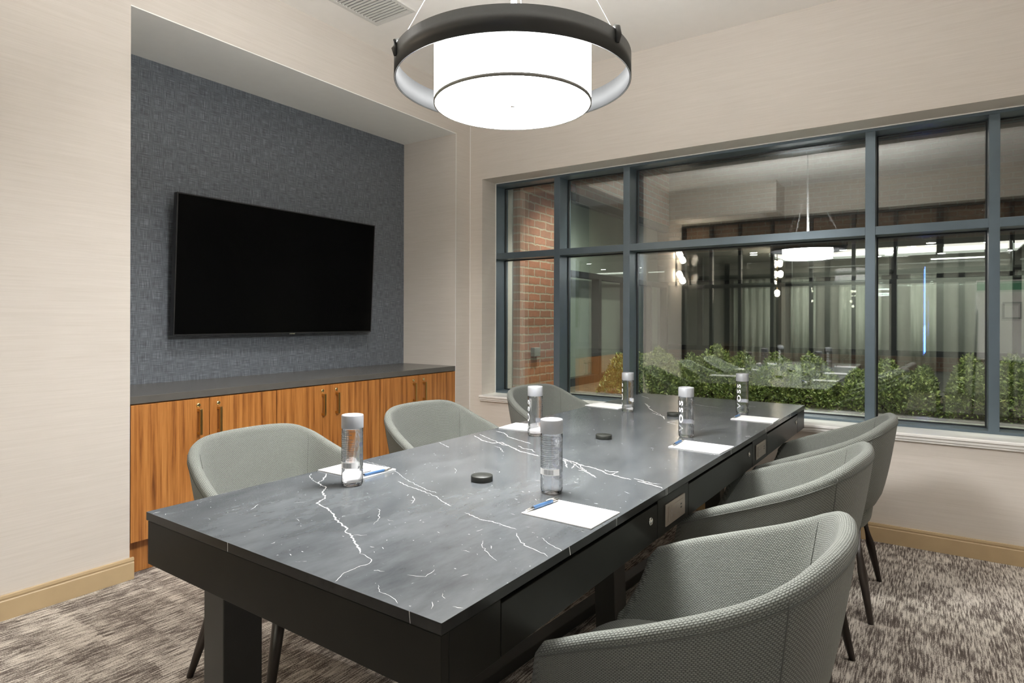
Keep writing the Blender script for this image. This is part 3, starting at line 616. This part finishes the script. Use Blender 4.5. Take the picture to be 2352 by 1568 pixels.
    for tt in (.335, .665):
        for side in ('o', 'i'):
            if side == 'o': pts = [outer(tt, j / 14, .0005) for j in range(15)]
            else:
                i = round(tt * NU); tx, ty = cr(TOP, tt); bx_, by_ = cr(BOT, tt); e = .002; ax, ay = cr(TOP, tt - e); cx_, cy_ = cr(TOP, tt + e); d = Vector((cx_ - ax, cy_ - ay)).normalized(); nin = Vector((-d.y, d.x))
                if nin.dot(Vector((-tx, -ty))) < 0: nin = -nin
                pts = []
                for j in range(15):
                    v = j / 14; b_ = Vector((bx_, by_)).lerp(Vector((tx, ty)), v ** .62); p = b_ + nin * ((.0382) + .012 * (1 - v)); ht = cr([(h,) for h in HT], tt)[0]; pts.append((p.x, p.y, ZB + .04 + (ht - .018 - ZB - .04) * v))
            bm = bmesh.new(); tube(bm, pts, .0013, 5); obj('seam', bm, 'piping', shell)
    # seat cushion
    bm = bmesh.new(); uvl = bm.loops.layers.uv.new('UVMap'); rings = []
    for rr, z in ((.0, .345), (.80, .345), (.93, .352), (.985, .375), (1.0, .405), (1.0, .425), (.97, .448), (.90, .460), (.75, .466), (.4, .470), (0, .471)):
        ring = []
        for k in range(56):
            a = 2 * PI * k / 56; c_, s_ = math.cos(a), math.sin(a); n = 3.2
            q = (abs(c_) ** n + abs(s_) ** n) ** (-1 / n); x = .262 * q * c_ + .075; y = .205 * q * s_
            x0_ = .075 + (x - .075) * rr; ring.append(bm.verts.new((x0_, y * rr, z)) if rr > 0 else None)
        if rr == 0: v = bm.verts.new((.075, 0, z)); ring = [v] * 56
        rings.append(ring)
    for a_, b_ in zip(rings[:-1], rings[1:]):
        for k in range(56):
            j = (k + 1) % 56; vs = []
            for v in (a_[k], a_[j], b_[j], b_[k]):
                if v not in vs: vs.append(v)
            f = bm.faces.new(vs); f.smooth = True
            for lp in f.loops: lp[uvl].uv = (lp.vert.co.x, lp.vert.co.y + lp.vert.co.z)
    obj('seat', bm, 'fabric', root)
    bm = bmesh.new(); box(bm, -.15, .20, -.16, .16, .335, .3455); obj('seat_base', bm, 'darkwood', root, .004)
    for sx, fx in ((.19, .245), (-.13, -.20)):
        for sy in (-1, 1):
            bm = bmesh.new(); tube(bm, [(fx, sy * .255, 0), (fx, sy * .255, .001), ((sx + fx) / 2, sy * .205, .19), (sx, sy * .155, .375)], [.0105, .011, .0185, .024], 16); obj('leg', bm, 'darkwood', root)
    return root
chair = make_chair()
SPOTS = [((1.25, -2.675), 0.0, 'grey-green woven tub chair left of the table, nearest the camera', 'left'),
         ((1.275, -1.755), -.09, 'grey-green woven tub chair left of the table, middle one of three', 'left'),
         ((1.29, -.735), -.16, 'grey-green woven tub chair left of the table, nearest the window corner', 'left'),
         ((2.80, -2.70), PI, 'grey-green woven tub chair right of the table, nearest the camera', 'right'),
         ((2.765, -1.74), PI, 'grey-green woven tub chair right of the table, middle one of three', 'right'),
         ((2.80, -.88), PI, 'grey-green woven tub chair right of the table, farthest, beside the window sill', 'right')]
for k, ((x, y), rz, lab, side) in enumerate(SPOTS):
    g = 'tub chairs around the conference table'
    if k == 0: chair.location = (x, y, 0); chair.rotation_euler = (0, 0, rz); chair['label'] = lab; chair['group'] = g
    else: dup(chair, (x, y, 0), rz, lab, g)

# ------------------------------------------------------------ bottles
def textmesh(s, size):
    cu = bpy.data.curves.new('t', 'FONT'); cu.body = s; cu.size = size; cu.align_x = 'LEFT'; cu.space_character = 1.35; cu.resolution_u = 4; cu.offset = .0007
    o = bpy.data.objects.new('t', cu); COL.objects.link(o); dg = bpy.context.evaluated_depsgraph_get()
    me = bpy.data.meshes.new_from_object(o.evaluated_get(dg)); bpy.data.objects.remove(o); bpy.data.curves.remove(cu); return me
def make_bottle():
    r = .0315
    root = thing('water_bottle', '', 'bottle')
    bm = bmesh.new(); lathe(bm, [(0, .003), (.012, .003), (.019, .0), (.026, .0), (.0300, .004), (r, .012), (r, .150), (r, .166), (.0308, .169), (.0300, .1695), (0, .1695)], 48); obj('bottle_body', bm, 'bottle', root)
    bm = bmesh.new(); lathe(bm, [(0, .170), (.0318, .170), (.0322, .1715), (.0322, .2065), (.0312, .209), (.0295, .2095), (.0290, .2085), (0, .2085)], 48); obj('cap', bm, 'cap', root)
    # vertical lettering, wrapped on the wall of the bottle, reading upwards
    me = textmesh('VOSS', .031); xs = [v.co.x for v in me.vertices]; w_ = max(xs); sc = .128 / w_
    for v in me.vertices:
        a = (v.co.y - .011) * .92 / r; z = .026 + v.co.x * sc; R_ = r + .0003
        v.co = (R_ * math.cos(-a), R_ * math.sin(-a) * -1 * -1, z)
    me.materials.append(M['label']); o = bpy.data.objects.new('lettering', me); COL.objects.link(o); o.parent = root
    # back label: barcode band and text lines
    def patch(bm, a0, a1, z0, z1, mi=0, R_=r + .0003):
        n = max(1, int(abs(a1 - a0) / .12)); P = [(R_ * math.cos(a0 + (a1 - a0) * k / n), R_ * math.sin(a0 + (a1 - a0) * k / n)) for k in range(n + 1)]
        for (x0, y0), (x1, y1) in zip(P[:-1], P[1:]): quad(bm, [(x0, y0, z0), (x1, y1, z0), (x1, y1, z1), (x0, y0, z1)], mi)
    bm = bmesh.new(); patch(bm, PI - 1.15, PI + 1.15, .054, .072)
    rr = random.Random(3); a = PI - .35
    while a < PI + .55:
        wv = rr.choice([.012, .02, .034]); patch(bm, a, a + wv, .056, .070, 1, r + .0006); a += wv + rr.choice([.018, .03])
    for z in (.162, .157, .152, .145, .138, .133, .128, .121, .116, .111, .104, .099, .094, .089, .084, .079):
        a0 = PI - 1.1; a1 = PI + rr.uniform(.3, 1.1); patch(bm, a0, a1, z, z + (.0016 if z in (.152, .138) else .0011), 1)
    obj('back_label', bm, ['label', 'labelgrey'], root)
    return root
# heading of the lettering on each bottle (world angle)
BS = [((1.777, -2.835), 2.4, 'clear VOSS water bottle standing on the notepad at the left, nearest the camera', 0),
      ((2.306, -2.565), 2.35, 'clear water bottle with barcode band facing the camera, behind the nearest right notepad', 0),
      ((1.809, -1.859), 0, '', 0), ((2.348, -1.518), 0, '', 0), ((1.854, -.99), 0, '', 0), ((2.373, -.681), 0, '', 0)]
LB_ = ['clear water bottle on the left of the table nearest the camera, beside notepad and pen',
       'clear water bottle with barcode band facing the camera, by the nearest right-hand notepad',
       'clear water bottle on the left, in front of the middle left chair',
       'clear water bottle with white lettering by the middle right-hand notepad',
       'clear water bottle at the far left of the table, by the farthest left notepad',
       'clear water bottle with white lettering by the farthest right-hand notepad']
# direction from bottle to camera = alpha; lettering offset from it
bt = make_bottle()
off = [2.5, 2.75, -1.2, -.75, -1.3, -.6]
for k, ((x, y), _a, _l, _z) in enumerate(BS):
    al = math.atan2(CAM.y - y, CAM.x - x); rz = al + off[k]
    if k == 0: bt.location = (x, y, TT + .0005); bt.rotation_euler = (0, 0, rz); bt['label'] = LB_[0]; bt['group'] = 'water bottles on the table'
    else: dup(bt, (x, y, TT + .0005), rz, LB_[k], 'water bottles on the table')

# ------------------------------------------------------------ notepads, pens, pucks
def pad(c, size, rot, label):
    bm = bmesh.new(); box(bm, -size[0] / 2, size[0] / 2, -size[1] / 2, size[1] / 2, 0, .003)
    root = thing('notepad', label, 'notepad', (c[0], c[1], TT + .0004), rot, 'notepads on the table')
    obj('sheets', bm, 'paper', root, .0004)
    bm = bmesh.new(); rr = random.Random(2); x = size[0] / 2 - .042
    while x < size[0] / 2 - .012: w_ = rr.uniform(.0012, .003); box(bm, x, x + w_, -size[1] / 2 + .008, -size[1] / 2 + .0108, .003, .0031); x += w_ + .0008
    obj('printed_line', bm, 'ink', root); return root
pad((2.4455, -2.706), (.2, .152), -.03, 'white notepad right of the table nearest the camera, pen on its left edge')
pad((2.4665, -1.694), (.2, .165), -.06, 'white notepad on the right of the table, middle one of three')
pad((2.4795, -.862), (.2, .155), .0, 'white notepad on the right of the table, farthest, next to the window')
pad((1.653, -2.706), (.2, .152), PI + .01, 'white notepad on the left of the table nearest the camera, behind a bottle')
pad((1.672, -1.716), (.2, .155), PI + .06, 'white notepad on the left of the table, in front of the middle left chair')
pad((1.675, -.845), (.22, .165), PI - .12, 'white notepad on the left of the table, farthest, by the window')
def pen(p0, p1, z, label):
    d = Vector((p1[0] - p0[0], p1[1] - p0[1])); L = .142; a = math.atan2(d.y, d.x)
    root = thing('pen', label, 'pen', (p0[0], p0[1], TT + z), a, 'blue pens on the notepads')
    z0 = .0052
    def tb_(pts, r_, name, mat, par):
        bm = bmesh.new(); tube(bm, pts, r_, 14); return obj(name, bm, mat, par)
    tb_([(.034, 0, z0), (.036, 0, z0), (.10, 0, z0), (.112, 0, z0)], [.0046, .005, .005, .0048], 'barrel', 'blue', root)
    tb_([(0, 0, z0), (.006, 0, z0), (.02, 0, z0), (.034, 0, z0)], [.0008, .0022, .0038, .0046], 'tip', 'chrome', root)
    tb_([(.112, 0, z0), (.134, 0, z0), (.136, 0, z0), (.142, 0, z0)], [.0046, .0044, .0026, .0024], 'push_button', 'chrome', root)
    tb_([(.085, 0, z0 + .0072), (.12, 0, z0 + .0074), (.130, 0, z0 + .0045)], [.0012, .0016, .0016], 'clip', 'chrome', root)
pen((2.352, -2.776), (2.372, -2.62), .0032, 'blue pen with silver tip on the nearest right-hand notepad')
pen((1.752, -2.646), (1.742, -2.76), .0032, 'blue pen on the left notepad beside the nearest bottle')
pen((2.376, -1.765), (2.370, -1.60), .0032, 'blue pen on the middle right-hand notepad')
pen((2.388, -.932), (2.394, -.80), .0032, 'blue pen on the farthest right-hand notepad')
pkl = ['round black rubber cable cap on the table centre, nearest the camera', 'round black rubber cable cap on the middle of the table', 'round black cable cap on the far part of the table, behind a bottle']
for k, (x, y) in enumerate([(2.066, -2.577), (2.079, -1.752), (2.108, -.993)]):
    bm = bmesh.new(); lathe(bm, [(0, 0), (.0325, 0), (.0335, .001), (.0335, .0155), (.0325, .017), (.0, .0172)], 48)
    o = obj('cable_cap', bm, 'rubber'); o.location = (x, y, TT + .0003); tag(o, pkl[k], 'cable cap', 'round caps along the table centre')

# ------------------------------------------------------------ outside: brick return, bed of shrubs, facade across the court
GZ = .58
struct(bx('ground_bed', (-3, 9, .47, 2.6, GZ - .1, GZ), 'soil'))
struct(bx('trim_kerb', (.24, 8, .52, .74, GZ - .02, GZ + .035), 'stone', bevel=.01))
struct(bx('ground_court', (-3, 9, 2.6, 6.4, GZ - .1, GZ - .03), 'stone'))
struct(boxes('wall_brick_return', [(-.12, .20, .46, 1.30, GZ - .05, 3.6), (-.12, .20, 1.30, 4.2, 2.55, 3.6)], 'brick'))
wn = thing('window_2', None, None, (.14, 2.7, GZ)); wn['kind'] = 'structure'
def w2(name, ds, mat):
    bm = bmesh.new()
    for d in ds: box(bm, d[0] - .14, d[1] - .14, d[2] - 2.7, d[3] - 2.7, d[4] - GZ, d[5] - GZ)
    return obj(name, bm, mat, wn)
w2('window_frame', [(.10, .19, 1.301, 4.2, 2.47, 2.549), (.10, .19, 1.301, 4.2, 1.70, 1.76), (.10, .19, 1.301, 4.2, GZ, GZ + .08)], 'darkframe')
for y in (1.301, 2.05, 2.80, 3.55, 4.14): w2('mullion', [(.10, .19, y, y + .06, GZ + .08, 1.70)], 'darkframe')
w2('glass_pane', [(.135, .141, 1.31, 4.19, GZ + .08, 2.47)], 'glass2')
w2('sheer_blind', [(.03, .04, 1.31, 4.19, GZ + .05, 2.5)], 'curtain')
jb = bx('junction_box', (.20, .245, .635, .735, .925, 1.005), 'stone', None, .004); tag(jb, 'small grey electrical box fixed on the red brick wall outside', 'electrical box')
rs = random.Random(11)
def shrub(x, y, w_, d_, h, label):
    root = thing('shrub', label, 'shrub', (x, y, GZ), 0, 'low shrubs outside the window')
    bm = bmesh.new(); n = int(22000 * w_)
    for k in range(n):
        u, v = rs.uniform(-1, 1), rs.uniform(-1, 1)
        env = (1 - abs(u) ** 6) ** .5 * (1 - abs(v) ** 3) ** .5 * (1 + .16 * math.sin(u * 7 + x * 5) + .12 * math.sin(v * 9 + x) - .10)
        z = h * env * (1 - rs.random() ** 2.2 * .85) + rs.uniform(0, .02)
        p = Vector((u * w_ * .5, v * d_ * .5, max(.01, z)))
        a = rs.uniform(0, 2 * PI); el = rs.uniform(.1, 1.2); dr = Vector((math.cos(a) * math.cos(el), math.sin(a) * math.cos(el), math.sin(el)))
        L = rs.uniform(.018, .034); sd = dr.cross(Vector((rs.uniform(-1, 1), rs.uniform(-1, 1), rs.uniform(-1, 1)))).normalized() * L * .24
        quad(bm, [p, p + dr * L * .5 + sd, p + dr * L, p + dr * L * .5 - sd])
    me = bpy.data.meshes.new('foliage'); bm.to_mesh(me); bm.free(); me.materials.append(M['leaf']); o = bpy.data.objects.new('foliage', me); COL.objects.link(o); o.parent = root
    bm = bmesh.new()
    for k in range(14):
        a = rs.uniform(0, 2 * PI); r_ = rs.uniform(.2, .8); tube(bm, [(.1 * math.cos(a) * w_, .1 * math.sin(a) * d_, 0), (r_ * .25 * math.cos(a) * w_, r_ * .25 * math.sin(a) * d_, h * .4), (r_ * .42 * math.cos(a) * w_, r_ * .42 * math.sin(a) * d_, h * .8)], [.006, .004, .002], 5)
    obj('stems', bm, 'twig', root)
names = ['by the brick return', 'left of the big centre pane', 'behind the table end', 'right of the table end', 'behind the thick mullion', 'in the right-hand pane', 'at the right edge of the view', 'beyond the right edge of the window']
for k, (x, w_) in enumerate([(1.0, .61), (1.65, .61), (2.3, .61), (2.95, .61), (3.58, .57), (4.19, .57), (4.81, .59), (5.45, .61)]):
    shrub(x, 1.38 + .04 * math.sin(k * 2.1), w_, .85, .35 + .035 * math.sin(k * 1.7), 'low green leafy shrub in the bed outside, ' + names[k])
# facade across the court
FY = 6.4
struct(boxes('wall_facade', [(-3, 9, FY, FY + .3, 2.40, 4.2), (-3, 9, FY, FY + .3, GZ - .1, .75), (-3, -1.5, FY, FY + .3, .75, 2.40), (8.5, 9, FY, FY + .3, .75, 2.40)], 'brick2'))
sf = thing('window_3', None, None, (3.5, FY, .75)); sf['kind'] = 'structure'
def w3(name, ds, mat):
    bm = bmesh.new()
    for d in ds: box(bm, d[0] - 3.5, d[1] - 3.5, d[2] - FY, d[3] - FY, d[4] - .75, d[5] - .75)
    return obj(name, bm, mat, sf)
w3('window_frame', [(-1.5, 8.5, FY, FY + .1, 2.33, 2.40), (-1.5, 8.5, FY, FY + .1, .75, .83), (-1.5, 8.5, FY, FY + .1, 1.86, 1.92)], 'darkframe')
for k in range(8): w3('mullion', [(-1.5 + k * 1.4, -1.41 + k * 1.4, FY + .001, FY + .099, .83, 2.33)], 'darkframe')
w3('glass_pane', [(-1.49, 8.49, FY + .05, FY + .056, .83, 2.33)], 'glass2')
struct(boxes('wall_far_room', [(-1.6, 8.6, 10.5, 10.6, .5, 2.42), (-1.7, -1.6, FY + .3, 10.6, .5, 2.42), (8.6, 8.7, FY + .3, 10.6, .5, 2.42)], 'roomwall'))
struct(bx('floor_far_room', (-1.6, 8.6, FY + .3, 10.5, .5, .56), 'roomfloor')); struct(bx('ceiling_far_room', (-1.6, 8.6, FY + .3, 10.5, 2.42, 2.52), 'roomwall'))
for i in range(6):
    for j in range(2):
        bm = bmesh.new(); lathe(bm, [(0, -.004), (.05, -.004), (.055, 0), (0, 0)], 20); o = obj('far_downlight', bm, 'fardown'); o.location = (2.0 + i * .95 + j * .4, 7.4 + j * 1.5, 2.42)
        tag(o, 'small round ceiling light across the court, %s row, %s from left' % (['near', 'far'][j], ['first', 'second', 'third', 'fourth', 'fifth', 'sixth'][i]), 'ceiling light', 'far room downlights')
l = bpy.data.lights.new('far_room_light', 'AREA'); l.energy = 11; l.shape = 'RECTANGLE'; l.size = 5; l.size_y = .3; l.color = (1, .95, .85)
fp = thing('far_panel_light', 'long ceiling light in the room across the court', 'ceiling light', (3.6, 9.9, 2.42)); bx('panel', (-.4, .4, -.03, .03, -.02, 0), 'panelglow', fp)
lo = bpy.data.objects.new('glow', l); COL.objects.link(lo); lo.parent = fp; lo.location = (0, 0, -.03)
# garden wall lamps above the window, outside
for k, x in enumerate((.9, 2.6, 4.4)):
    g = thing('garden_lamp', ['outdoor bar lamp on the wall above the left window panes', 'outdoor bar lamp on the wall above the centre window pane', 'outdoor bar lamp on the wall above the right window panes'][k], 'lamp', (x, .46, 2.75), 0, 'outdoor lamps above the window')
    bx('bracket', (-.02, .02, 0, .16, -.02, .02), 'darkframe', g); bx('lamp_head', (-.20, .20, .10, .20, -.05, -.02), 'darkframe', g, .004); bx('lens', (-.18, .18, .11, .19, -.053, -.0505), 'downlight', g)
    l = bpy.data.lights.new('garden_beam', 'SPOT'); l.energy = GARDEN_POWER; l.spot_size = math.radians(125); l.spot_blend = .6; l.shadow_soft_size = .05; l.color = (1, .93, .80)
    lo = bpy.data.objects.new('beam', l); COL.objects.link(lo); lo.parent = g; lo.location = (0, .16, -.06); lo.rotation_euler = (math.radians(22), 0, 0)
